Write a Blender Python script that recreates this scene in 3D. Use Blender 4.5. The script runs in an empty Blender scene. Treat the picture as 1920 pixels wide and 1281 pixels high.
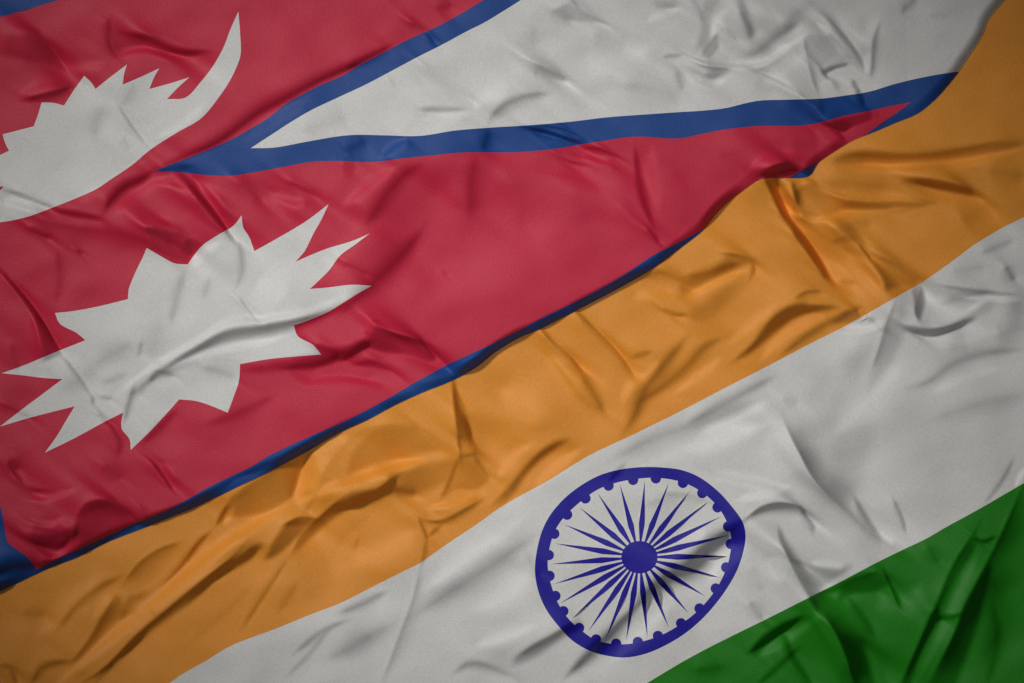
import bpy, math
import numpy as np
from mathutils import Vector
from mathutils.geometry import delaunay_2d_cdt

# ------------------------------------------------------------------ frame
S = 0.0005                       # metres per photograph pixel on the table
LENS = 70.0
CAMH = 1920 * S * LENS / 36.0    # camera height above the table
sc = bpy.context.scene
cam_d = bpy.data.cameras.new("camera"); cam_d.lens = LENS; cam_d.sensor_width = 36.0
cam_d.clip_start = 0.01; cam_d.clip_end = 100.0
cam = bpy.data.objects.new("camera", cam_d); sc.collection.objects.link(cam)
cam.location = (0, 0, CAMH)
sc.camera = cam
sc.render.resolution_x, sc.render.resolution_y = 1024, 683

# ------------------------------------------------------------------ light
w = bpy.data.worlds.new("World"); sc.world = w; w.use_nodes = True
w.node_tree.nodes["Background"].inputs[0].default_value = (0.96, 0.98, 1.0, 1)
w.node_tree.nodes["Background"].inputs[1].default_value = 0.028
TL = np.array([-0.80, -0.60])    # towards the lamp, in photograph axes (y down)
ELEV = math.radians(46)
AIM = Vector((0.05, -0.06, 0.0))
LD = 5.0
to_l = Vector((TL[0] * math.cos(ELEV), -TL[1] * math.cos(ELEV), math.sin(ELEV)))
ld = bpy.data.lights.new("studio_lamp", 'SPOT'); ld.energy = 670; ld.color = (1.0, 0.975, 0.94)
ld.shadow_soft_size = 0.25; ld.spot_size = math.radians(16.6); ld.spot_blend = 1.0
lo = bpy.data.objects.new("studio_lamp", ld); sc.collection.objects.link(lo)
lo.location = AIM + to_l * LD
lo.rotation_euler = (-to_l).to_track_quat('-Z', 'Y').to_euler()
fd = bpy.data.lights.new("overhead_fill", 'SPOT'); fd.energy = 56; fd.color = (1.0, 0.985, 0.96)  # added fill spot, brightens the middle and gives the cloth a central sheen
fd.shadow_soft_size = 0.30; fd.spot_size = math.radians(27); fd.spot_blend = 1.0
fo_ = bpy.data.objects.new("overhead_fill", fd); sc.collection.objects.link(fo_)
fo_.location = (-0.02, 0.16, 2.7)
fo_.rotation_euler = (Vector((0.0, 0.06, 0)) - fo_.location).to_track_quat('-Z', 'Y').to_euler()
sc.view_settings.view_transform = 'Standard'; sc.view_settings.look = 'None'
sc.view_settings.exposure = 0.0; sc.view_settings.gamma = 1.0
sc.view_settings.use_curve_mapping = False

# ------------------------------------------------------------------ curves
def catmull(P, step=5.0):
    P = np.asarray(P, float)
    if len(P) < 2: return P
    Q = np.vstack([2 * P[0] - P[1], P, 2 * P[-1] - P[-2]])
    out = []
    for i in range(1, len(Q) - 2):
        p0, p1, p2, p3 = Q[i - 1], Q[i], Q[i + 1], Q[i + 2]
        n = max(2, int(np.linalg.norm(p2 - p1) / step))
        a, b, c = [max(np.linalg.norm(v), 1e-6) ** 0.5 for v in (p1 - p0, p2 - p1, p3 - p2)]
        m1 = b * ((p1 - p0) / a - (p2 - p0) / (a + b) + (p2 - p1) / b)
        m2 = b * ((p2 - p1) / b - (p3 - p1) / (b + c) + (p3 - p2) / c)
        t = np.linspace(0, 1, n, endpoint=False)[:, None]
        out.append((2*t**3 - 3*t**2 + 1) * p1 + (t**3 - 2*t**2 + t) * m1
                   + (-2*t**3 + 3*t**2) * p2 + (t**3 - t**2) * m2)
    out.append(P[-1:]); return np.vstack(out)

def smooth_path(P, corner=42, closed=False, step=6.0):
    P = np.asarray(P, float).reshape(-1, 2)
    n = len(P); cut = []
    for i in range(n):
        if not closed and i in (0, n - 1): cut.append(i); continue
        a, b = P[i] - P[i - 1], P[(i + 1) % n] - P[i]
        ang = math.degrees(math.acos(max(-1, min(1, a @ b / (np.linalg.norm(a) * np.linalg.norm(b) + 1e-9)))))
        if ang > corner: cut.append(i)
    if closed and not cut:
        Q = catmull(np.vstack([P[-3:], P, P[:4]]), step)
        i0 = np.argmin(((Q[:len(Q)//2] - P[0])**2).sum(1)); j = np.argmin(((Q[len(Q)//2:] - P[0])**2).sum(1)) + len(Q)//2
        return Q[i0:j]
    if closed: cut.append(cut[0] + n)
    out = []
    for a, b in zip(cut[:-1], cut[1:]):
        seg = P[[k % n for k in range(a, b + 1)]]
        out.append(catmull(seg, step)[:-1])
    if not closed: out.append(P[-1:])
    return np.vstack(out)

def pts(*v): return np.array(v, float).reshape(-1, 2)

# ------------------------------------------------------------------ outlines, in photograph pixels
EDGE = smooth_path(pts(1925,-90, 1900,-30, 1883,0, 1853,37, 1843,63, 1827,90, 1810,115, 1798,134, 1780,157, 1753,187, 1720,213,
    1680,230, 1640,247, 1600,263, 1560,287, 1533,307, 1520,328, 1507,333, 1480,334, 1447,334, 1423,337, 1403,350, 1373,373,
    1347,397, 1320,430, 1300,447, 1280,462, 1227,502, 1167,537, 1097,574, 1013,617, 973,634, 930,660, 893,689, 847,714,
    790,737, 740,760, 690,787, 640,810, 563,854, 500,887, 433,919, 367,951, 317,971, 267,991, 200,1017, 143,1046,
    100,1062, 67,1077, 27,1096, 0,1109, -90,1152), corner=60, step=5)
PENNANT = np.vstack([EDGE, pts(-90,-90)])
CHEV_UP = smooth_path(pts(1060,-90, 970,-38, 907,0, 857,30, 813,53, 768,73, 717,100, 673,123, 640,143, 600,160, 567,177, 533,197, 500,223,
    467,243, 433,262, 400,277, 350,297, 287,322))
CHEV_LOW = smooth_path(pts(287,322, 333,323, 383,328, 427,330, 467,325, 533,313, 583,304, 633,302, 700,304, 757,297, 807,292, 873,286,
    957,286, 1007,283, 1057,277, 1107,268, 1140,263, 1183,257, 1217,257, 1253,260, 1280,259, 1313,252, 1347,245, 1413,237,
    1460,236, 1497,236, 1537,230, 1580,218, 1630,208, 1680,197, 1708,192))
BLUE_CHEV = np.vstack([CHEV_UP[:-1], CHEV_LOW, pts(1680,213, 1630,247, 1590,275, 1760,330, 2060,330, 2060,-90)])
WH_UP = smooth_path(pts(1130,-90, 1030,-32, 977,0, 950,17, 907,43, 873,60, 827,85, 783,107, 727,137, 683,160, 640,180, 583,207, 547,228,
    513,250, 470,278))
WH_LOW = smooth_path(pts(470,278, 513,277, 580,265, 640,255, 673,253, 723,254, 787,255, 853,245, 927,239, 993,235, 1073,228, 1140,220, 1207,215,
    1280,210, 1313,208, 1360,203, 1393,195, 1423,189, 1480,187, 1540,185, 1580,180, 1630,172, 1680,157, 1747,142, 1798,134, 1850,126))
WHITE_UP = np.vstack([WH_UP[:-1], WH_LOW, pts(2060,110, 2060,-90)])
HEM_IN = smooth_path(pts(1332,423, 1280,451, 1223,480, 1160,522, 1073,569, 1013,598, 973,620, 940,636, 923,645, 890,660, 833,687, 800,705,
    773,720, 740,740, 690,768, 640,793, 600,810, 547,834, 500,857, 473,874, 400,909, 333,947, 290,967, 253,982, 200,1006,
    150,1029, 110,1047, 68,1068))
CORNER_L = smooth_path(pts(68,1068, 50,1044, 33,1032, 15,1017, 8,987, 3,957, 0,951, -90,890))
BLUE_HEM = np.vstack([HEM_IN[:-1], CORNER_L, pts(-90,1300, 700,920, 1360,470)])
BLUE_POCKET = pts(1478,334, 1500,322, 1534,305, 1575,330, 1510,370, 1474,350)
BLUE_TOP = pts(-90,-90, 340,-90, 200,-32, 110,0, 67,13, 33,23, 0,32, -90,62)
MOON = smooth_path(pts(447,22, 450,60, 451,103, 443,127, 430,153, 410,183, 377,222, 333,248, 283,280, 247,310, 207,337, 180,355, 140,373,
    97,390, 50,407, 0,417, -60,420, -40,385, 0,357, 7,350, -40,352, -30,330, -2,321, -40,318, 0,291, 17,283, 9,267, 5,252, 63,237,
    72,213, 78,192, 100,193, 120,198, 140,167, 158,142, 173,157, 179,167, 200,150, 238,121, 233,137, 230,159, 267,143,
    299,128, 290,143, 280,167, 317,157, 355,145, 333,165, 313,186, 348,183, 377,153, 400,123, 420,87, 430,60, 440,37), closed=True)
SUN = smooth_path(pts(275,465, 313,487, 328,494, 352,496, 363,480, 380,460, 410,440, 437,424, 453,404, 456,427, 467,444, 477,471, 520,447,
    575,414, 616,383, 602,413, 590,434, 580,454, 572,470, 554,491, 593,474, 617,465, 660,452, 693,438, 664,460, 638,479, 617,507, 597,527,
    581,542, 617,539, 660,534, 697,536, 670,551, 640,570, 617,584, 567,605, 551,610, 558,630, 587,647, 602,665, 560,668, 500,674,
    450,683, 448,714, 437,747, 427,774, 393,760, 367,752, 336,749, 320,767, 283,807, 245,844, 243,824, 228,804, 228,787,
    231,774, 200,789, 143,820, 84,849, 107,817, 123,790, 140,762, 100,772, 50,785, 0,800, 33,774, 73,744, 117,711, 83,709,
    43,704, 3,700, 40,687, 100,662, 160,638, 143,624, 112,607, 103,587, 140,583, 187,574, 240,561, 241,544, 257,504, 267,484), closed=True)

TRI = pts(-90,1000, 620,660, 1250,300, 1700,10, 1750,-90, 2010,-90, 2010,1371, -90,1371)
L_SW = smooth_path(pts(2010,352, 1920,407, 1880,427, 1827,459, 1800,479, 1773,499, 1730,529, 1707,542, 1663,567, 1623,590, 1580,614, 1520,644, 1467,672,
    1413,700, 1347,734, 1280,769, 1187,815, 1105,854, 1023,904, 973,931, 930,957, 900,979, 840,1019, 787,1056, 757,1071, 707,1096,
    640,1130, 583,1152, 517,1179, 433,1211, 383,1241, 347,1261, 318,1281, 200,1371))
L_WG = smooth_path(pts(2010,857, 1920,906, 1837,954, 1773,989, 1737,1010, 1697,1029, 1640,1057, 1580,1089, 1520,1119, 1447,1156, 1390,1184,
    1330,1214, 1280,1241, 1213,1281, 1060,1371))
WHITE_LOW = np.vstack([L_SW, pts(-90,1420, 2060,1420, 2060,352)])
GREEN = np.vstack([L_WG, pts(1060,1420, 2060,1420, 2060,857)])
RIM = smooth_path(pts(1205,876, 1245,877, 1280,882, 1313,896, 1347,922, 1373,951, 1393,980, 1398,1006, 1393,1037, 1383,1067, 1367,1097, 1343,1131,
    1313,1164, 1280,1191, 1240,1214, 1207,1227, 1173,1233, 1140,1230, 1107,1221, 1073,1201, 1047,1174, 1023,1141, 1008,1104,
    1003,1069, 1007,1031, 1017,994, 1033,964, 1057,936, 1087,912, 1123,892, 1160,881), closed=True, corner=80)
RIM_IN = smooth_path(pts(1187,899, 1223,896, 1257,899, 1287,907, 1323,928, 1350,956, 1366,987, 1371,1014, 1368,1044, 1360,1071, 1343,1104, 1317,1137, 1287,1163,
    1240,1191, 1190,1206, 1155,1208, 1117,1200, 1090,1182, 1063,1157, 1043,1124, 1031,1087, 1027,1061, 1028,1041, 1036,1007,
    1047,984, 1067,960, 1097,934, 1123,917, 1153,906), closed=True, corner=80)
HUBC = np.array([1199., 1045.])
ang = np.linspace(0, 2*np.pi, 40, endpoint=False)
HUB = HUBC + np.stack([34*np.cos(ang), 30.5*np.sin(ang)], 1)
TIPS = pts(1209,901, 1254,906, 1294,920, 1327,941, 1353,968, 1369,1003, 1364,1043, 1350,1083, 1324,1119, 1292,1151, 1254,1177, 1214,1196,
    1174,1202, 1135,1200, 1103,1184, 1073,1160, 1049,1132, 1037,1096, 1033,1058, 1040,1019, 1057,983, 1086,951, 1120,924, 1162,907)
SPOKES, BEADS = [], []
for i in range(24):
    t = TIPS[i]; d = t - HUBC; L = np.linalg.norm(d); u = d / L; n = np.array([-u[1], u[0]])
    a = math.atan2(d[1]/30.5, d[0]/34.0)
    base = HUBC + np.array([33.5*math.cos(a), 30*math.sin(a)])
    m = HUBC + u * (0.43 * L)
    SPOKES.append(np.array([base + n*1.9, m + n*5.6, HUBC + u*0.72*L + n*2.7, t, HUBC + u*0.72*L - n*2.7, m - n*5.6, base - n*1.9]))
    t2 = TIPS[(i + 1) % 24]; mid = (t + t2) / 2 - HUBC
    R = RIM_IN - HUBC; k = np.argmax((R @ mid) / np.linalg.norm(R, axis=1))
    c = RIM_IN[k]; c = c + (HUBC - c) / np.linalg.norm(HUBC - c) * 1.0
    q = np.linspace(0, 2*np.pi, 22, endpoint=False)
    BEADS.append(c + 9.8 * np.stack([np.cos(q), np.sin(q)], 1))

# ------------------------------------------------------------------ folds: how strongly each crease tilts away from (+) or towards (-) the lamp
# one row: strength, reach to the left of travel, reach to the right, then the crease line
FOLDS_UP = """
.35 6 40 30 55 75 70 105 105 130 140
.3 6 14 208 30 203 60 205 85 214 103
.5 12 8 228 62 262 68 285 74 310 90 350 100 397 97
-.35 8 8 213 112 245 98 275 93 310 105 350 108
.55 5 14 40 188 75 180 105 172 142 158
-.2 12 12 35 176 110 152
-.2 14 14 85 118 150 128 205 118
.2 18 20 198 195 182 225 176 262
.15 14 14 255 158 228 200
.3 3 7 218 192 232 212 250 240 277 274
.15 5 8 228 255 245 285
-.15 12 12 285 262 335 238 390 190
.38 9 3 0 356 40 368 75 382 105 392
-.3 10 10 0 374 30 382 75 396
.4 8 8 95 392 130 400 165 405 195 412
.65 14 15 292 316 262 338 232 352 208 376 192 404
-.3 14 14 330 332 285 345 240 375 215 405
-.14 12 12 283 293 205 345 120 392
.8 6 13 345 334 368 360 388 382 408 408 436 447
-.3 10 10 362 332 392 362 425 402
-.25 12 12 300 345 345 352 375 385
.3 12 10 535 340 565 352 595 370
.28 20 16 440 338 470 358 492 385
-.25 14 14 500 360 540 380 580 378
.5 18 9 295 316 350 292 405 268 480 215 540 182 600 150 650 128 720 92
-.2 14 14 460 262 520 220 580 188
.4 14 14 296 321 325 316 360 312
.38 12 12 640 133 700 103 742 80
.35 6 8 765 40 785 50 802 62
.25 14 14 815 18 850 8
.3 5 9 800 60 815 82
.14 5 5 725 138 745 166
.25 6 10 783 112 830 150 862 172 893 192
.12 7 14 740 100 770 130 800 165
.38 8 9 780 204 825 206 880 204
-.2 10 10 785 222 830 220 880 216
.48 10 20 914 232 928 212 950 194 985 180 1035 174
-.2 15 15 885 205 915 180 960 160
.4 6 11 1000 116 1022 130 1045 142 1068 152
.2 5 8 978 106 1000 122 1008 150
.32 8 4 1066 -8 1082 14 1105 30 1142 47
.2 16 14 1028 20 1075 44
.16 22 25 1000 50 1000 90
.34 4 8 1240 108 1256 104 1282 103
.25 10 10 1268 130 1280 172
.28 8 8 1225 -6 1238 11 1270 13
-.25 8 8 1210 40 1240 28 1275 18
.5 3 8 975 236 1020 245 1060 258 1100 271
.35 3 6 1000 234 1050 240 1088 256
-.3 6 6 1000 250 1040 260 1080 272
.4 4 7 1080 275 1130 281 1166 299
.25 6 10 1036 284 1060 300 1105 310
-.2 8 8 1080 292 1120 300 1150 312
.3 18 20 645 285 690 262
-.38 12 12 768 260 738 278 712 298
.32 12 14 918 242 905 285
.2 20 22 893 290 884 340 880 410
.4 18 24 796 305 750 335 695 410 675 440
-.28 16 16 745 310 690 350 640 390
.32 11 7 1190 266 1194 310 1205 375 1228 432
-.18 14 14 1222 270 1222 330 1238 400
.2 16 16 640 312 668 316
.3 14 14 1385 15 1402 48 1410 80
.38 3 5 1358 48 1372 62 1387 78
-.3 9 9 1332 75 1345 40 1365 12
.28 9 9 1290 -10 1312 18 1318 45
.42 9 11 1348 62 1332 85 1315 108
-.75 6 6 1275 92 1310 114 1350 120 1395 124 1432 117 1470 92 1512 64
.48 20 12 1385 108 1420 98 1452 72 1505 38
.38 4 6 1305 121 1340 127 1375 128
-.22 9 9 1275 128 1305 154 1340 160 1368 142
.22 8 8 1285 122 1325 144 1358 138
-.4 6 6 1405 130 1460 153 1512 186
.12 20 20 1415 150 1450 175
.35 12 3 1508 66 1510 95 1518 125 1528 160 1538 184
.45 10 4 1532 120 1546 138 1570 133 1596 124
-.35 8 8 1545 152 1578 143 1606 150
.42 6 6 1596 146 1612 178
.22 6 6 1560 150 1575 170
.5 6 11 1545 28 1580 64 1610 105 1628 142
-.28 8 8 1526 38 1562 70 1590 112
.4 10 4 1652 36 1640 70 1636 110 1633 155
-.32 6 6 1628 95 1624 142
.3 12 10 1688 26 1722 -8
.12 8 10 1738 30 1782 30
.4 9 9 1608 166 1620 202
.3 8 8 1535 186 1545 220
.5 22 3 1536 228 1568 242 1602 260
.22 5 5 1660 192 1640 228
-.15 10 10 1520 238 1550 262 1590 276
.5 4 14 1420 336 1445 317 1470 307 1494 312
-.3 10 10 1400 322 1430 300 1465 291 1500 290
.1 25 20 1480 270 1540 275
.08 20 20 1330 300 1420 275 1500 255
.35 3 10 -5 502 40 550 70 588 95 628 118 668
.34 3 8 118 668 145 702 172 742
-.2 10 10 50 575 72 640 85 700
.4 4 4 172 742 176 760
.4 4 5 180 772 207 792
.3 5 5 186 744 212 748
.38 8 9 50 424 75 438 98 447
.3 5 6 140 468 157 476
.18 14 14 108 470 112 520 105 575
.5 4 5 418 427 442 453
.24 8 9 448 445 454 505 440 548
.18 10 10 396 515 380 562
.24 12 13 348 500 332 555 318 615
.38 4 5 446 556 462 576 482 601
-.3 6 6 460 596 486 602 510 598
-.34 8 8 212 748 252 712 300 680 370 640 430 606 500 597 560 588 645 555
.5 9 20 245 738 300 700 360 660 420 626 500 613 590 592 660 562
-.28 8 8 288 706 350 675 420 655 500 640 552 624
.42 9 7 254 716 242 755 232 795
.38 8 8 278 720 298 697 332 708
.25 14 15 378 688 420 700 445 716
.16 20 20 168 690 252 640
.28 5 6 266 636 260 672
.2 12 12 190 720 240 700
.4 12 12 350 446 363 482
.34 8 9 262 428 300 440 330 465
-.25 10 10 265 418 308 417 342 440
-.3 10 10 360 500 380 475 415 452
.55 10 11 636 682 668 656 700 638
.4 12 12 585 648 640 662
.58 4 14 700 606 735 624 788 640 812 664 838 690
.4 9 11 640 692 700 680 745 702
.38 11 12 525 692 600 682 645 660
-.25 14 14 560 720 640 712 720 722
.45 22 24 800 420 745 488 690 540 635 592
-.14 70 70 800 560 920 495 1060 420
-.22 14 14 678 622 700 600
.24 9 10 638 488 692 516
.12 5 5 828 506 838 518
.35 6 6 1212 426 1238 458
.28 10 11 265 835 300 800 335 765
.2 14 14 380 800 460 770 520 740
.3 8 6 -5 852 22 880 50 916 100 921
.3 12 16 15 860 40 880
-.25 8 8 40 935 95 934 150 915
.5 3 8 282 862 308 893 326 922
-.2 8 8 300 865 330 900
.46 5 20 138 978 162 947 200 938 232 956 252 984
.5 8 8 36 1000 70 1020 110 1026 140 1002 146 968
-.46 6 6 88 1052 124 1032 137 1000
-.25 8 8 50 975 90 985 125 970
.22 6 6 262 945 278 972
.2 14 14 190 870 230 900
.25 8 12 0 755 30 770 60 785
.2 12 12 20 640 35 700
.25 9 12 205 795 225 830 220 860
.08 18 22 950 330 980 380 970 440
.06 24 24 1080 350 1100 420
.22 15 42 50 408 150 430 240 442 330 486
.3 20 30 55 985 115 1000
-.22 26 26 1430 158 1500 112 1520 90
.08 28 30 1525 72 1560 118
.2 30 30 1400 60 1460 30
-.2 24 24 1560 20 1620 70 1650 20
.08 40 45 850 290 890 380 860 460
-.2 40 40 700 400 660 470 610 520
.18 30 30 560 250 660 215
-.16 30 30 1000 320 1120 350 1180 420
.07 40 40 1260 300 1290 380 1270 440
.15 34 34 300 600 280 680
-.15 34 34 480 520 540 560
.16 30 30 120 730 180 690
.2 20 24 1160 160 1240 170 1280 200
-.18 26 26 1080 110 1160 120 1230 80
.2 24 26 1110 60 1180 90
.8 24 18 -20 1076 30 1062 78 1058
.4 10 12 70 1068 150 1032 250 985 340 948
.3 8 10 340 948 440 900 520 855
"""
FOLDS_LOW = """
.32 12 13 1556 300 1600 290 1700 293 1800 281 1890 262
-.38 10 10 1560 312 1620 314 1700 316 1780 310 1850 297 1925 276
.25 22 25 1850 318 1925 332
.55 8 12 1695 336 1760 343 1810 354 1840 370
-.32 8 8 1528 342 1560 361 1620 372 1680 372 1745 382
.22 12 16 1560 386 1620 384 1690 398
-.32 7 7 1498 402 1540 412 1580 401 1640 397 1715 388
.22 14 16 1560 425 1640 418
.35 4 7 1436 338 1458 368 1470 396 1490 422
.3 5 8 1490 422 1510 446 1530 476 1546 506 1562 530
-.62 8 8 1456 340 1478 368 1488 395 1512 412
.5 6 7 1486 340 1497 385
.45 4 4 1608 456 1636 490
.25 6 10 1556 456 1590 446 1612 456
-.3 10 10 1585 470 1625 500 1645 530 1662 556
.2 10 12 1636 465 1675 498 1710 522 1732 545
.3 10 10 1570 528 1606 530
.44 6 9 1345 474 1390 480 1412 491 1413 506 1404 532
.38 13 14 1278 522 1330 510 1395 492
-.34 8 8 1282 562 1340 531 1402 506
.42 3 10 1485 562 1515 546 1545 546
.55 9 14 1366 684 1410 652 1440 612 1480 583 1530 576 1575 576
-.25 10 10 1420 682 1470 630 1540 600
-.22 12 12 1360 650 1410 610 1455 570
.42 11 12 1455 674 1510 632 1560 602 1615 577
-.55 6 6 1608 577 1632 598
-.35 8 8 1575 622 1645 614
.42 14 15 1195 755 1240 728 1285 690 1320 652 1365 628
-.2 12 12 1260 740 1310 705 1360 665
.3 9 3 1728 535 1721 570 1718 590 1727 604
0.5 5 7 1688 608 1718 621 1750 623 1790 612 1828 598
-.28 10 10 1726 600 1760 604 1800 590 1855 560
.25 12 13 1752 576 1800 560 1868 545
.3 4 5 1745 534 1830 545 1872 550 1925 552
-.25 5 5 1790 556 1850 560 1920 564
.42 11 13 1884 495 1904 530
.28 10 10 1835 478 1905 448
.14 16 16 1780 510 1850 500
.34 13 3 1682 556 1665 600 1650 650 1632 700
-.42 8 8 1636 602 1654 616
.3 12 14 1688 732 1740 716 1790 682 1850 662 1925 655
-.16 10 10 1740 740 1800 712 1880 690
.18 20 26 1740 790 1830 760 1925 740
.08 35 35 1550 745 1650 765
.38 13 15 1278 802 1370 750 1460 702
-.2 14 14 1300 820 1380 785 1450 750
.2 10 10 1464 746 1498 759
.5 40 3 1464 776 1482 815 1500 850 1530 905 1580 955 1630 995 1656 1012
.5 10 8 1600 930 1632 985 1652 1010
.42 4 10 1673 930 1690 965 1700 1003
-.25 10 10 1648 1016 1678 1016
-.2 20 20 1440 800 1465 850 1500 900
.9 4 15 1392 977 1430 952 1465 945 1500 952 1522 978
.4 6 14 1500 952 1522 978 1526 1004
-.32 12 12 1325 886 1400 903 1475 918
-.32 10 10 1375 938 1440 926 1485 910
1.0 24 20 1398 974 1360 1002 1322 1032 1290 1064 1252 1084 1215 1114 1180 1150
.75 16 12 1200 1130 1160 1172 1110 1222 1055 1275
-.3 18 18 1330 990 1290 1020 1240 1050
-.32 20 20 1400 1010 1360 1050 1330 1090
-.25 18 18 1260 1130 1210 1180 1150 1240
.48 11 5 1458 982 1464 1010 1480 1042 1515 1068
.4 30 5 1464 1010 1490 1070 1515 1110 1542 1156
-.22 12 12 1515 1056 1590 1066
-.2 14 14 1440 1040 1470 1095
.34 12 12 1402 1126 1434 1164
.16 15 15 1408 1058 1432 1112
.28 5 6 1905 852 1880 900 1842 950
-.28 5 5 1924 872 1902 915
.2 8 8 1230 925 1300 930 1335 945
.4 8 9 1518 1118 1560 1106 1610 1084 1658 1069
.55 11 4 1654 1066 1670 1100 1688 1145
.6 12 3 1400 1228 1450 1195 1505 1157
-.3 10 10 1415 1236 1500 1182 1545 1148
.35 10 10 1515 1118 1535 1150
.55 32 4 1542 1146 1582 1212 1606 1290
-.3 12 12 1520 1160 1556 1220 1575 1290
.4 13 14 1468 1186 1490 1240 1526 1290
.32 8 8 1414 1290 1470 1240 1505 1208
.55 5 14 1686 1290 1730 1200 1760 1130 1790 1060 1820 1010 1838 975
-.25 9 9 1712 1290 1765 1190 1800 1110 1835 1040
.5 4 42 1736 1290 1790 1190 1808 1140 1840 1080 1880 1000 1925 895
.5 5 5 1822 1003 1842 1016 1870 1004
.42 6 6 1745 1160 1785 1157 1806 1150
.25 14 14 1590 1120 1620 1160 1640 1200
.25 12 20 1860 1120 1870 1200 1850 1290
.2 14 16 1740 1020 1760 1060
.2 14 16 1300 1260 1360 1250
.4 8 2 847 708 852 760 857 810 862 850 866 884
.32 8 12 855 728 872 780 884 832
.3 6 6 866 856 898 850
.12 4 32 648 822 700 802 765 795 805 812
.55 6 9 1010 614 1040 645 1070 670 1098 704
.45 3 20 1072 576 1120 620 1150 650 1180 690 1192 716
.38 14 15 1088 700 1110 732 1134 778
.55 18 18 1292 628 1240 690 1210 730 1190 780 1166 818
-.28 12 12 1240 668 1215 700 1180 725 1165 765
-.22 12 12 1020 660 1060 705 1085 750
.38 10 4 1238 576 1260 590 1290 592
.38 14 15 1195 524 1240 510 1290 532
.28 8 8 1182 672 1224 658
-.22 14 14 1180 560 1230 550 1280 560
.3 8 9 1066 824 1020 848 985 880 950 922 915 955
-.3 12 12 1095 838 1050 870 1000 915
-.25 12 12 1000 830 960 860 930 900
.6 5 15 635 953 680 936 720 914 752 884
-.4 10 10 630 910 690 893 745 872 800 862
.38 13 15 735 916 785 926
.28 3 8 862 852 845 900 824 944
.32 5 5 884 852 922 898
.5 4 9 786 962 805 977 832 976 870 957 914 930
-.38 7 7 796 954 850 944 895 925
.42 5 5 783 966 798 1002 801 1018
.38 5 5 802 1008 828 984
.28 8 4 798 1012 795 1040 788 1062
.26 18 2 790 1050 775 1120 750 1190 712 1290
.22 4 4 674 1002 664 1034
.34 24 26 1012 998 920 1062 840 1112 770 1160
-.2 20 20 790 1110 900 1030 990 965
.18 15 15 985 1035 1012 1085
.3 5 12 965 1234 1000 1212 1040 1190 1078 1164
.34 10 13 845 1266 880 1245 920 1250 965 1274
-.22 14 14 880 1215 950 1195 1010 1170
.34 9 11 630 1152 680 1132 730 1106
.24 20 22 610 1240 680 1200 740 1170
.3 6 9 545 1230 610 1180 660 1160
.2 5 8 530 1275 580 1225 625 1170
0.75 5 11 140 1290 200 1250 260 1190 320 1140 380 1090 430 1050 468 1012
-.7 17 17 100 1290 220 1182 330 1092 420 1022 500 970 550 935
.2 14 15 395 1066 455 1024 505 1022
.4 12 3 650 926 600 970 562 1010 543 1044
.28 3 10 543 1044 500 1110 450 1188
.52 4 12 526 987 565 970 595 973
.55 5 5 428 944 404 988
-.32 8 8 440 950 418 985
.4 8 3 405 985 370 1020 340 1060 296 1104
.4 24 3 345 1013 300 1030 262 1056 228 1098
.42 12 12 234 1078 190 1100 140 1140 106 1186
.3 14 3 222 1106 190 1160 160 1210 125 1250
-.2 10 10 232 1108 205 1120 170 1165
.15 14 15 280 1135 238 1175
.42 8 9 -5 1244 20 1255 32 1290
.42 9 11 55 1290 80 1252 135 1238
.25 2 20 572 856 560 900 545 940
-.34 20 20 592 855 580 895 565 925
.2 6 5 546 936 500 960 425 972
.22 6 6 605 908 568 965
-.34 9 9 545 948 600 922 645 898
.1 22 22 530 868 440 940
.22 14 14 640 830 610 860
.08 12 12 700 960 650 1000 620 1040
.08 12 14 480 1090 420 1150 350 1210
.18 10 12 560 1090 520 1150
.2 16 16 40 1150 90 1150
.3 18 26 1140 866 1230 820 1330 790 1436 742
-.24 20 20 1210 872 1330 830 1450 790
.3 70 6 1490 830 1540 910 1600 965
.25 8 8 1175 866 1140 905
.18 10 30 1205 948 1260 934 1335 946
.1 16 26 960 1240 1010 1208 1085 1166
-.3 13 13 590 934 690 890 800 866
.28 30 34 860 770 900 830 890 880
-.2 34 34 930 730 990 760 1000 810
.06 30 34 700 830 760 830 820 850
.08 34 34 480 890 430 930 380 960
-.22 30 30 650 1060 720 1030 790 990
.08 40 40 560 1090 620 1040
-.2 24 24 60 1200 120 1150 190 1080
.25 34 30 1540 340 1600 345 1680 350
-.2 24 24 1660 560 1600 520 1570 480
.22 40 40 1800 420 1860 380
-.18 34 34 1700 680 1640 740 1560 820
.2 30 40 1760 660 1840 640 1920 610
-.2 26 26 1800 640 1880 620
.25 40 40 1560 1180 1640 1230 1660 1290
.25 40 50 1850 1060 1880 1160 1840 1240
-.22 30 30 1640 1110 1700 1130 1730 1090
.18 30 30 640 1230 700 1190
-.18 30 30 880 1150 960 1110 1000 1060
"""
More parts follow.
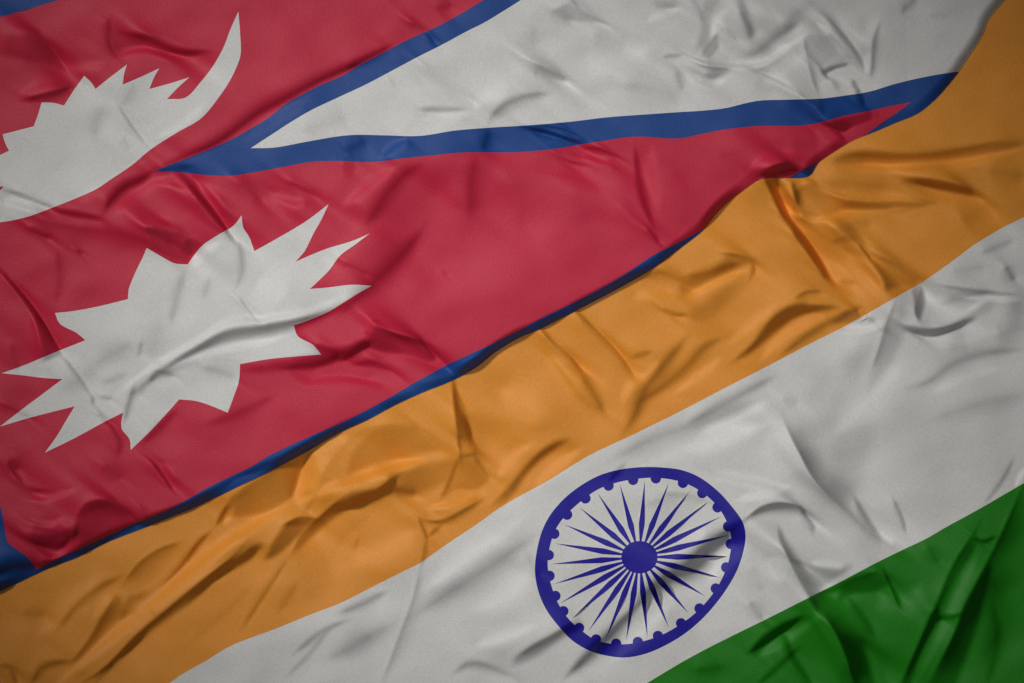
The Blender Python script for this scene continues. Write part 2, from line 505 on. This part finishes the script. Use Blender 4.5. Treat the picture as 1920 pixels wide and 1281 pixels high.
# flat panels of cloth between creases: tilt, softness of the panel's edge, outline
PANELS_LOW = """
.28 5 1560 300 1590 285 1640 283 1720 288 1800 280 1900 262 1925 270 1850 290 1780 303 1700 308 1620 308 1570 310
.42 5 1690 333 1730 332 1780 343 1820 352 1845 372 1800 366 1750 355 1700 345
.24 3 1500 350 1525 340 1545 358 1580 371 1650 374 1720 372 1760 380 1720 390 1650 400 1600 397 1570 399 1540 410 1505 407 1490 385 1492 360
.25 4 1482 338 1500 338 1508 385 1492 388
.75 3.5 1430 336 1455 336 1460 362 1468 385 1482 408 1500 432 1515 452 1530 475 1545 500 1555 520 1565 530 1545 520 1530 497 1505 462 1490 445 1483 425 1465 405 1455 380 1445 360
.25 10 1395 352 1435 340 1455 385 1480 425 1450 400 1410 380
.42 4 1560 427 1585 426 1610 440 1627 462 1645 476 1680 488 1712 512 1730 528 1710 541 1690 537 1660 546 1655 525 1640 500 1620 478 1600 462 1575 442
.36 4 1560 605 1585 582 1606 576 1622 583 1624 590 1590 608
.34 6 1275 528 1330 512 1365 478 1395 483 1412 492 1400 497 1370 508 1320 535 1275 552
.22 8 1285 590 1330 555 1380 525 1405 520 1408 535 1380 550 1340 590 1300 610
.42 5 1425 637 1450 595 1475 575 1505 563 1520 572 1575 573 1555 582 1510 590 1480 605 1450 630 1400 660 1370 682 1400 655
.38 3 848 712 855 718 860 760 875 790 890 830 900 846 885 836 868 826 862 820 856 780
.2 5 690 815 720 800 760 797 780 797 800 815 830 845 800 850 745 865 690 880 650 890 660 850
.26 6 735 885 760 880 800 868 860 858 850 880 835 905 790 925 760 932 720 925 725 905
.22 3 863 850 870 845 900 875 920 898 895 920 850 920 828 937 845 895
.45 5 620 965 650 940 690 922 715 910 740 884 737 900 715 925 690 937 650 952
.45 5 920 960 950 925 985 880 1010 850 1040 828 1068 823 1040 845 1005 870 980 900 960 930 930 952
.32 3 430 935 470 905 530 870 565 855 580 838 570 860 560 895 547 936 510 955 460 965 430 968 408 987 425 950
-.25 4 577 842 600 838 640 815 655 820 630 850 610 875 590 910 560 930 550 932
.45 4 532 985 555 974 575 975 596 973 575 992 550 1015 520 1040 495 1052 510 1020
.38 4 660 922 705 916 660 947 620 977 585 1007 548 1042 600 968
.3 4 375 1005 390 1000 360 1045 325 1085 290 1130 255 1145 225 1165 240 1120 280 1105 320 1070
.34 5 220 1113 205 1140 185 1170 170 1200 150 1225 132 1247 160 1240 190 1215 230 1180 280 1145 270 1138 240 1150
.6 4 170 1290 230 1228 255 1202 295 1170 350 1127 400 1078 440 1047 470 1026 492 1022 470 1048 435 1068 400 1090 365 1122 325 1150 280 1184 240 1222 190 1266 150 1310 130 1310
.45 3 1710 542 1730 530 1735 550 1732 580 1724 603 1716 585 1714 560
.6 4 1692 611 1720 612 1745 615 1775 610 1800 600 1832 594 1800 615 1770 625 1740 630 1710 625
.25 8 1780 590 1830 570 1870 555 1860 585 1810 600
.25 10 1893 560 1925 555 1925 625 1888 612
.16 5 1770 540 1830 543 1865 548 1830 556 1780 562
.24 7 1690 558 1680 590 1665 620 1640 690 1620 740 1660 700 1690 640 1702 610
.15 12 1580 680 1620 645 1645 640 1620 690 1590 720
.35 5 1740 1290 1790 1190 1808 1150 1845 1070 1862 1055 1850 1100 1830 1180 1790 1290
.4 4 1686 1290 1745 1150 1760 1140 1765 1155 1730 1215 1705 1290
.35 4 1765 1130 1800 1060 1832 1003 1826 1030 1795 1080
.35 5 1545 1150 1570 1170 1620 1200 1640 1290 1600 1290 1580 1215
.4 4 1403 1224 1440 1185 1500 1155 1512 1157 1470 1185 1415 1228
.3 4 1575 1105 1655 1070 1668 1095 1640 1110 1600 1112 1570 1130
.12 10 1560 820 1500 830 1480 800 1540 780 1640 800 1610 930 1560 920
.3 4 1462 990 1468 1020 1490 1045 1530 1060 1600 1062 1560 1090 1530 1110 1500 1085 1475 1040
.3 5 1085 1160 1040 1188 1000 1208 965 1232 960 1250 1000 1235 1050 1200 1095 1175
"""
PANELS_UP = """
.22 4 1322 -4 1354 -4 1338 25 1335 55 1320 85 1303 97 1315 50
.3 5 1380 -4 1396 -4 1410 40 1416 60 1405 76 1395 50
.35 3 1318 113 1335 95 1348 70 1346 90 1331 108
.2 3 1325 113 1360 113 1385 125 1375 128 1330 122
.26 4 1328 130 1374 130 1350 145 1335 154 1320 148
.3 8 1420 105 1450 70 1470 40 1500 15 1532 -4 1500 30 1480 60 1440 95
.27 4 1508 72 1520 62 1560 65 1590 110 1590 122 1560 130 1540 125 1520 115 1512 100
.55 3 1525 115 1545 130 1570 122 1593 119 1592 130 1570 135 1550 143
.1 3 1510 75 1508 110 1520 145 1537 182 1500 182 1450 152 1400 130 1440 118 1480 95
.3 4 990 112 1010 118 1050 130 1065 148 1060 155 1030 150 1010 140
.24 3 1038 20 1068 2 1085 18 1115 33 1145 48 1090 42 1060 36
.22 4 1233 -2 1245 12 1260 16 1276 11 1266 -2
.7 4 1415 338 1432 322 1450 312 1472 305 1492 311 1500 320 1478 336
.3 4 268 424 300 418 332 430 362 470 352 494 320 486 285 462
.4 3 -4 502 45 552 75 595 98 632 116 664 80 680 70 620 65 590 35 548
.3 4 705 606 735 625 790 637 812 662 832 688 800 680 760 665 720 660 690 650 640 680 620 670 660 645 695 630
.25 6 600 660 650 650 640 690 560 690 470 700 455 690 520 680
.3 4 140 1000 150 965 172 946 203 938 235 957 262 984 205 1004 150 1028
.36 4 40 1000 100 1005 140 985 141 1005 115 1026 70 1020
.3 3 1548 232 1585 221 1630 210 1642 225 1602 260 1575 247
.2 6 15 62 75 72 105 105 125 142 90 130 40 110 -4 105
.2 4 204 42 230 60 285 72 310 90 392 98 340 103 305 98 275 90 235 88 212 102
.25 5 245 738 290 700 350 660 420 625 500 612 600 590 672 558 640 580 560 610 480 630 400 650 330 680 290 705 260 746
.13 14 800 300 750 345 690 420 640 490 690 520 760 440 830 350 860 300
.12 12 905 245 930 250 925 300 905 400 870 400 880 300
.25 5 1040 262 1085 258 1100 268 1060 272 1020 256 980 238 1010 238
"""
def folds(txt): return [[float(v) for v in l.split()] for l in txt.strip().splitlines()]

# ------------------------------------------------------------------ height fields (2 px grid)
GX0, GY0, GX1, GY1, GS = -160, -160, 2080, 1440, 2.0
NX, NY = int((GX1 - GX0) / GS), int((GY1 - GY0) / GS)
gx = GX0 + GS * np.arange(NX); gy = GY0 + GS * np.arange(NY)

def nearest(P, X, Y):
    best = np.full(X.shape, 1e18); idx = np.zeros(X.shape, int)
    for k, (px, py) in enumerate(P):
        d = (X - px)**2 + (Y - py)**2
        m = d < best; best[m] = d[m]; idx[m] = k
    return np.sqrt(best), idx

def tilt_map(rows):
    D = np.zeros((NY, NX))
    for r in rows:
        a, wl, wr = r[:3]; P = catmull(np.array(r[3:]).reshape(-1, 2), 3.0)
        m = 2.4 * max(wl, wr) + 6
        i0, i1 = np.searchsorted(gx, [P[:, 0].min() - m, P[:, 0].max() + m])
        j0, j1 = np.searchsorted(gy, [P[:, 1].min() - m, P[:, 1].max() + m])
        if i1 <= i0 or j1 <= j0: continue
        X, Y = np.meshgrid(gx[i0:i1], gy[j0:j1])
        d, k = nearest(P, X, Y)
        T = np.gradient(P, axis=0); T /= np.linalg.norm(T, axis=1)[:, None] + 1e-9
        cr = T[k, 0] * (Y - P[k, 1]) - T[k, 1] * (X - P[k, 0])      # >0 : right of travel
        f = np.clip(cr / 1.2, -1, 1) * .5 + .5
        t = k / max(len(P) - 1, 1)
        e = np.minimum(t, 1 - t)
        env = np.clip(e / 0.22, 0, 1); env = env * env * (3 - 2 * env)
        wd = (wl * (1 - f) + wr * f) * (0.30 + 0.75 * np.sin(np.pi * np.clip(e, 0, .5)))
        wd = np.maximum(wd, 1.2)
        D[j0:j1, i0:i1] += a * (1.25 if a < 0 else 1.0) * (0.15 + 0.85 * env) * (0.6 * np.exp(-(d / wd)**2) + 0.5 * np.exp(-d / (0.55 * wd)))
    return D

def inside(poly, P):
    r = np.zeros(len(P), bool); x, y = P[:, 0], P[:, 1]
    bx0, by0 = poly.min(0); bx1, by1 = poly.max(0)
    sel = np.where((x >= bx0) & (x <= bx1) & (y >= by0) & (y <= by1))[0]
    if len(sel) == 0: return r
    xs, ys = x[sel], y[sel]; c = np.zeros(len(sel), bool)
    A = poly; B = np.roll(poly, -1, 0)
    for (ax, ay), (bx, by) in zip(A, B):
        if ay == by: continue
        m = ((ay > ys) != (by > ys)) & (xs < (bx - ax) * (ys - ay) / (by - ay) + ax)
        c ^= m
    r[sel] = c; return r

def panel_map(rows):
    D = np.zeros((NY, NX))
    for r in rows:
        a, sg = r[:2]; P = smooth_path(np.array(r[2:]).reshape(-1, 2), corner=24, closed=True, step=5)
        m = 3.2 * sg + 6
        i0, i1 = np.searchsorted(gx, [P[:, 0].min() - m, P[:, 0].max() + m]); j0, j1 = np.searchsorted(gy, [P[:, 1].min() - m, P[:, 1].max() + m])
        if i1 <= i0 or j1 <= j0: continue
        X, Y = np.meshgrid(gx[i0:i1], gy[j0:j1])
        M = inside(P, np.stack([X.ravel(), Y.ravel()], 1)).reshape(X.shape).astype(float)
        D[j0:j1, i0:i1] += a * blur(M, sg)
    return D

def blur(A, s):
    r = int(3 * s / GS) + 1; x = np.arange(-r, r + 1) * GS; k = np.exp(-x**2 / (2*s*s)); k /= k.sum()
    A = np.pad(A, ((r, r), (r, r)), 'edge')
    A = np.apply_along_axis(lambda v: np.convolve(v, k, 'valid'), 0, A)
    return np.apply_along_axis(lambda v: np.convolve(v, k, 'valid'), 1, A)

FY = np.fft.fftfreq(NY * 2, GS)[:, None] * 2*np.pi
FX = np.fft.fftfreq(NX * 2, GS)[None, :] * 2*np.pi
def cloth_noise(seed):
    rng = np.random.default_rng(seed)
    Z = np.fft.fft2(rng.standard_normal((2*NY, 2*NX)))
    c, s = math.cos(math.radians(-30)), math.sin(math.radians(-30))   # drape runs along the diagonal
    u, v = FX * c + FY * s, -FX * s + FY * c
    k = np.sqrt((u * 1.7)**2 + v**2)
    band = np.exp(-(np.log(np.maximum(k, 1e-6) / (2*np.pi/120)))**2 / (2 * 0.55**2))
    N = np.real(np.fft.ifft2(Z * band))[:NY, :NX]
    return N / N.std()

GAIN = 1.75
def solve(D):
    D = D + 0.7 * (D - blur(D, 5.0))
    P = np.zeros((2*NY, 2*NX)); P[:NY, :NX] = D - D.mean()
    ks = FX * TL[0] + FY * TL[1]; kt = -FX * TL[1] + FY * TL[0]
    lam = (2*np.pi / 900)**2
    H = -1j * ks * np.fft.fft2(P) / (ks**2 + 0.035 * kt**2 + lam)
    return np.real(np.fft.ifft2(H))[:NY, :NX]

D_low = 0.8 * tilt_map(folds(FOLDS_LOW)) + panel_map(folds(PANELS_LOW)) + 0.022 * cloth_noise(3)
D_up = 0.8 * tilt_map(folds(FOLDS_UP)) + panel_map(folds(PANELS_UP)) + 0.02 * cloth_noise(8)
h_low = solve(D_low) * S * GAIN
h_up = solve(D_up) * S * GAIN
XX, YY = np.meshgrid(gx, gy)
dE = np.full(XX.shape, 1e9); sideE = np.zeros(XX.shape)
for (ax, ay), (bx, by) in zip(EDGE[:-1], EDGE[1:]):
    i0, i1 = np.searchsorted(gx, [min(ax, bx) - 320, max(ax, bx) + 320]); j0, j1 = np.searchsorted(gy, [min(ay, by) - 320, max(ay, by) + 320])
    X, Y = XX[j0:j1, i0:i1], YY[j0:j1, i0:i1]; vx, vy = bx - ax, by - ay
    t = np.clip(((X - ax)*vx + (Y - ay)*vy) / (vx*vx + vy*vy), 0, 1)
    d = np.hypot(X - ax - t*vx, Y - ay - t*vy); m = d < dE[j0:j1, i0:i1]
    dE[j0:j1, i0:i1][m] = d[m]
    sideE[j0:j1, i0:i1][m] = (vx*(Y - ay) - vy*(X - ax))[m]                # >0 : on the pennant (north-west)
far = dE > 1e8
dE[far] = 400; sideE[far] = np.where(XX[far] * 0.62 + YY[far] < 1180, 1, -1)
dIn = np.where(sideE > 0, dE, -dE)
lowmask = np.clip((dIn + 140) / 280, 0, 1) # 0 open .. 1 deep under
inside_low = dIn < 190
h_low -= h_low[inside_low].min() - 0.0012
lift = 0.0115 - 0.0060 * np.clip((XX - 1480) / 220, 0, 1)
edge_h = h_low[np.abs(dIn) < 20].mean()
full = h_up - np.median(h_up[dIn > 0]) + edge_h + lift
over = np.clip((230 - dIn) / 60, 0, 1)
full = np.where(over > 0, np.maximum(full, h_low + 0.0022 * over), full)
full = np.maximum(full, 0.001)
full = blur(full, 1.0)
RR = 20.0
q = np.clip(dIn / RR, 0, 1); roll = np.sin(0.5 * np.pi * q)
h_pen = (h_low + 0.0006) * (1 - roll) + full * roll
h_tri = blur(h_low, 0.9)

def sampler(h):
    gyy, gxx = np.gradient(h, GS)
    def f(A, P):
        x = np.clip((P[:, 0] - GX0) / GS, 0, NX - 1.001); y = np.clip((P[:, 1] - GY0) / GS, 0, NY - 1.001)
        i, j = x.astype(int), y.astype(int); u, v = x - i, y - j
        return (A[j, i]*(1-u) + A[j, i+1]*u)*(1-v) + (A[j+1, i]*(1-u) + A[j+1, i+1]*u)*v
    def s(P):
        z = f(h, P); dx = f(gxx, P) / S; dy = f(gyy, P) / S
        k = 1 - z / CAMH
        V = np.stack([(P[:, 0] - 960) * S * k, (640.5 - P[:, 1]) * S * k, z], 1)
        N = np.stack([-dx, dy, np.ones_like(dx)], 1); N /= np.linalg.norm(N, axis=1)[:, None]
        return V, N
    return s

# ------------------------------------------------------------------ partition of a sheet into its printed regions
def partition(outline, layers, G=2.6):
    """layers: (label, polygon, only_on_label or None). Returns {label: (points, faces)}"""
    polys = [outline] + [p for _, p, _ in layers]
    x0, y0, x1, y1 = -88.3, -88.7, 2008.0, 1369.0
    nx, ny = int((x1 - x0) / G), int((y1 - y0) / G)
    def label(P):
        lab = np.where(inside(outline, P), 0, -1)
        for l, poly, only in layers:
            m = inside(poly, P) & (lab >= 0)
            if only is not None: m &= np.isin(lab, only)
            lab[m] = l
        return lab
    band = np.zeros((ny, nx), bool)
    for p in polys:
        q = np.vstack([p, p[:1]])
        for a, b in zip(q[:-1], q[1:]):
            n = max(2, int(np.linalg.norm(b - a) / (G * 0.3)))
            t = np.linspace(0, 1, n)[:, None]; s = a + (b - a) * t
            i = np.floor((s[:, 0] - x0) / G).astype(int); j = np.floor((s[:, 1] - y0) / G).astype(int)
            m = (i >= 0) & (i < nx) & (j >= 0) & (j < ny); band[j[m], i[m]] = True
    b2 = band.copy()
    b2[1:] |= band[:-1]; b2[:-1] |= band[1:]; b3 = b2.copy(); b3[:, 1:] |= b2[:, :-1]; b3[:, :-1] |= b2[:, 1:]
    band = b3
    jj, ii = np.mgrid[0:ny, 0:nx]
    cen = np.stack([x0 + (ii.ravel() + .5) * G, y0 + (jj.ravel() + .5) * G], 1)
    lab = label(cen).reshape(ny, nx)
    # corner points of the whole grid
    cj, ci = np.mgrid[0:ny + 1, 0:nx + 1]
    grid = np.stack([x0 + ci.ravel() * G, y0 + cj.ravel() * G], 1)
    cid = lambda j, i: j * (nx + 1) + i
    res = {}
    clean = (~band) & (lab >= 0)
    for l in np.unique(lab[clean]):
        j, i = np.where(clean & (lab == l))
        F = np.stack([cid(j, i), cid(j + 1, i), cid(j + 1, i + 1), cid(j, i + 1)], 1)
        res.setdefault(int(l), []).append((grid, F))
    # band, tile by tile
    TILE = 70
    for tj in range(0, ny, TILE):
        for ti in range(0, nx, TILE):
            B = np.zeros_like(band); B[tj:tj+TILE, ti:ti+TILE] = band[tj:tj+TILE, ti:ti+TILE]
            if not B.any(): continue
            j, i = np.where(B)
            use = np.unique(np.concatenate([cid(j, i), cid(j+1, i), cid(j, i+1), cid(j+1, i+1)]))
            mp = {int(c): k for k, c in enumerate(use)}
            V = [Vector(grid[c]) for c in use]; Ed = set()
            for a_, b_ in zip(j, i):
                for (A, C, nj, ni) in (((a_, b_), (a_, b_+1), a_-1, b_), ((a_+1, b_), (a_+1, b_+1), a_+1, b_),
                                       ((a_, b_), (a_+1, b_), a_, b_-1), ((a_, b_+1), (a_+1, b_+1), a_, b_+1)):
                    if not (0 <= nj < ny and 0 <= ni < nx and B[nj, ni]):
                        Ed.add((mp[cid(*A)], mp[cid(*C)]))
            Ed = list(Ed)
            wx0, wy0, wx1, wy1 = x0 + ti*G, y0 + tj*G, x0 + min(ti+TILE, nx)*G, y0 + min(tj+TILE, ny)*G
            for p in polys:
                qn = np.roll(p, -1, 0)
                lo_, hi_ = np.minimum(p, qn), np.maximum(p, qn)
                for k in np.where((hi_[:, 0] > wx0) & (lo_[:, 0] < wx1) & (hi_[:, 1] > wy0) & (lo_[:, 1] < wy1))[0]:
                    a, b = p[k], qn[k]; t0, t1 = 0.0, 1.0; d = b - a; ok = True
                    for ax, mn, mx in ((0, wx0, wx1), (1, wy0, wy1)):
                        if abs(d[ax]) < 1e-12:
                            ok &= mn <= a[ax] <= mx; continue
                        u, v = (mn - a[ax]) / d[ax], (mx - a[ax]) / d[ax]
                        t0, t1 = max(t0, min(u, v)), min(t1, max(u, v))
                    if not ok or t1 - t0 < 1e-9: continue
                    V += [Vector(a + d*t0), Vector(a + d*t1)]; Ed.append((len(V)-2, len(V)-1))
            vo, _, fo, _, _, _ = delaunay_2d_cdt(V, Ed, [], 0, 1e-5)
            vo = np.array([v[:] for v in vo]); fo = np.array(fo)
            # small nudges so that longer edges keep the cloth's curvature
            c = vo[fo].mean(1)
            fi = np.floor((c[:, 0] - x0) / G).astype(int); fj = np.floor((c[:, 1] - y0) / G).astype(int)
            m = (fi >= 0) & (fi < nx) & (fj >= 0) & (fj < ny)
            m[m] &= B[fj[m], fi[m]]
            fo, c = fo[m], c[m]
            l2 = label(c)
            for l in np.unique(l2):
                if l >= 0: res.setdefault(int(l), []).append((vo, fo[l2 == l]))
    return res

def build(name, pieces, samp, material, parent):
    P, F, off = [], [], 0
    for pts_, faces in pieces:
        used = np.unique(faces); mp = np.full(len(pts_), -1); mp[used] = np.arange(len(used)) + off
        P.append(pts_[used]); F.append(mp[faces]); off += len(used)
    P = np.vstack(P)
    key = np.round(P * 50).astype(np.int64); _, first, inv = np.unique(key[:, 0] * 1000003 + key[:, 1], return_index=True, return_inverse=True)
    P = P[first]; faces = []
    for f in F:
        f = inv[f]
        if f.shape[1] == 3:
            f = f[(f[:, 0] != f[:, 1]) & (f[:, 1] != f[:, 2]) & (f[:, 0] != f[:, 2])]
        faces.append(f)
    V, N = samp(P)
    out = []
    for f in faces:
        if len(f) == 0: continue
        a, b, c = P[f[:, 0]], P[f[:, 1]], P[f[:, 2]]
        area = (b[:, 0]-a[:, 0])*(c[:, 1]-a[:, 1]) - (b[:, 1]-a[:, 1])*(c[:, 0]-a[:, 0])
        f = np.where((area > 0)[:, None], f[:, ::-1], f)
        out += f.tolist()
    me = bpy.data.meshes.new(name)
    me.from_pydata((V - np.array(parent_loc(parent))).tolist(), [], out)
    me.update()
    me.polygons.foreach_set("use_smooth", [True] * len(me.polygons))
    me.normals_split_custom_set_from_vertices(N.tolist())
    me.materials.append(material)
    o = bpy.data.objects.new(name, me); sc.collection.objects.link(o); o.parent = parent
    return o
def parent_loc(p):
    l = Vector((0, 0, 0))
    while p is not None: l += p.location; p = p.parent
    return l

# ------------------------------------------------------------------ materials
def cloth(name, col, rough=0.54, sheen=0.0, spec=0.36):
    m = bpy.data.materials.new(name); m.use_nodes = True
    nt = m.node_tree; b = nt.nodes["Principled BSDF"]
    tc = nt.nodes.new("ShaderNodeTexCoord")
    def node(t, **k):
        n = nt.nodes.new(t)
        for a, v in k.items(): n.inputs[a].default_value = v
        return n
    def threads(rot, sc_):
        mp = node("ShaderNodeMapping"); mp.inputs["Rotation"].default_value = (0, 0, math.radians(rot))
        mp.inputs["Scale"].default_value = sc_
        nt.links.new(tc.outputs["Object"], mp.inputs[0])
        n = node("ShaderNodeTexNoise", Scale=1.0, Detail=2.0, Roughness=0.6); nt.links.new(mp.outputs[0], n.inputs["Vector"]); return n
    a = threads(31, (260, 1500, 400)); c = threads(31, (1500, 260, 400)); g = threads(0, (900, 900, 900))
    ad = node("ShaderNodeMath"); ad.operation = 'ADD'; nt.links.new(a.outputs["Fac"], ad.inputs[0]); nt.links.new(c.outputs["Fac"], ad.inputs[1])
    ad2 = node("ShaderNodeMath"); ad2.operation = 'ADD'; nt.links.new(ad.outputs[0], ad2.inputs[0]); nt.links.new(g.outputs["Fac"], ad2.inputs[1])
    rmp = node("ShaderNodeMapRange"); rmp.inputs[1].default_value = 1.0; rmp.inputs[2].default_value = 2.0
    rmp.inputs[3].default_value = 0.87; rmp.inputs[4].default_value = 1.13
    nt.links.new(ad2.outputs[0], rmp.inputs[0])
    mix = node("ShaderNodeMix"); mix.data_type = 'RGBA'; mix.blend_type = 'MULTIPLY'
    mix.inputs[0].default_value = 1.0; mix.inputs[6].default_value = (*col, 1)
    cb = node("ShaderNodeCombineColor")
    for i in range(3): nt.links.new(rmp.outputs[0], cb.inputs[i])
    nt.links.new(cb.outputs[0], mix.inputs[7])
    nt.links.new(mix.outputs[2], b.inputs["Base Color"])
    bp = node("ShaderNodeBump", Strength=0.4, Distance=0.0005)
    nt.links.new(ad2.outputs[0], bp.inputs["Height"]); nt.links.new(bp.outputs[0], b.inputs["Normal"])
    b.inputs["Roughness"].default_value = rough
    b.inputs["Specular IOR Level"].default_value = spec
    b.inputs["Sheen Weight"].default_value = sheen; b.inputs["Sheen Roughness"].default_value = 0.45
    return m
M_CRIM = cloth("crimson_cloth", (0.56, 0.017, 0.054))
M_BLUE = cloth("blue_cloth", (0.008, 0.060, 0.27))
M_WHITE = cloth("white_cloth", (0.70, 0.70, 0.69))
M_SAFF = cloth("saffron_cloth", (0.79, 0.300, 0.036))
M_GREEN = cloth("green_cloth", (0.011, 0.205, 0.005))
M_NAVY = cloth("navy_print", (0.011, 0.007, 0.31))

# ------------------------------------------------------------------ table
def wood():
    m = bpy.data.materials.new("table_grey"); m.use_nodes = True; nt = m.node_tree
    b = nt.nodes["Principled BSDF"]; n = nt.nodes.new("ShaderNodeTexNoise"); n.inputs["Scale"].default_value = 40
    r = nt.nodes.new("ShaderNodeValToRGB"); r.color_ramp.elements[0].color = (.10, .09, .08, 1); r.color_ramp.elements[1].color = (.16, .15, .14, 1)
    nt.links.new(n.outputs["Fac"], r.inputs[0]); nt.links.new(r.outputs[0], b.inputs["Base Color"]); b.inputs["Roughness"].default_value = 0.7
    return m
me = bpy.data.meshes.new("tabletop")
a, bb, t = 0.62, 0.46, 0.03
me.from_pydata([(x*a, y*bb, z) for z in (0, -t) for x, y in ((-1,-1),(1,-1),(1,1),(-1,1))], [],
               [(0,1,2,3), (7,6,5,4), (0,4,5,1), (1,5,6,2), (2,6,7,3), (3,7,4,0)])
me.materials.append(wood())
tab = bpy.data.objects.new("tabletop", me); sc.collection.objects.link(tab); tab["kind"] = "structure"

# ------------------------------------------------------------------ the two flags
def flag(name, label, loc):
    o = bpy.data.objects.new(name, None); o.empty_display_size = 0.05; o.location = loc
    sc.collection.objects.link(o); o["label"] = label; o["category"] = "flag"; return o

low = flag("tricolour_flag", "saffron, white and green striped flag with navy spoked wheel, creased, lying under the crimson flag", (0.15, -0.12, 0))
lay = [(1, WHITE_LOW, None), (2, GREEN, None), (3, RIM, None), (1, RIM_IN, None), (4, HUB, None)]
lay += [(10 + i, s, [1]) for i, s in enumerate(SPOKES)]
lay += [(40 + i, s, [1]) for i, s in enumerate(BEADS)]
R = partition(TRI, lay); smp = sampler(h_tri)
build("saffron_band", R[0], smp, M_SAFF, low)["label"] = "saffron orange stripe"
build("white_band", R[1], smp, M_WHITE, low)["label"] = "white middle stripe"
build("green_band", R[2], smp, M_GREEN, low)["label"] = "green stripe"
wheel = build("wheel_emblem", R[3], smp, M_NAVY, low); wheel["label"] = "navy wheel emblem with 24 spokes"
build("hub", R[4], smp, M_NAVY, wheel)
for i in range(24):
    build("spoke", R[10 + i], smp, M_NAVY, wheel)
    build("rim_bead", R[40 + i], smp, M_NAVY, wheel)

up = flag("pennant_flag", "crimson flag with blue border, white moon and sun emblems, draped over the striped flag", (-0.25, 0.1, 0))
lay = [(1, BLUE_CHEV, None), (2, WHITE_UP, None), (1, BLUE_HEM, None), (1, BLUE_POCKET, None), (1, BLUE_TOP, None), (3, MOON, None), (4, SUN, None)]
R = partition(PENNANT, lay); smp = sampler(h_pen)
build("crimson_field", R[0], smp, M_CRIM, up)["label"] = "crimson red cloth field"
build("blue_border", R[1], smp, M_BLUE, up)["label"] = "blue border stripes"
build("white_ground", R[2], smp, M_WHITE, up)["label"] = "white wrinkled cloth between the blue stripes"
build("moon_emblem", R[3], smp, M_WHITE, up)["label"] = "white crescent moon emblem with rays"
build("sun_emblem", R[4], smp, M_WHITE, up)["label"] = "white twelve-pointed sun emblem"
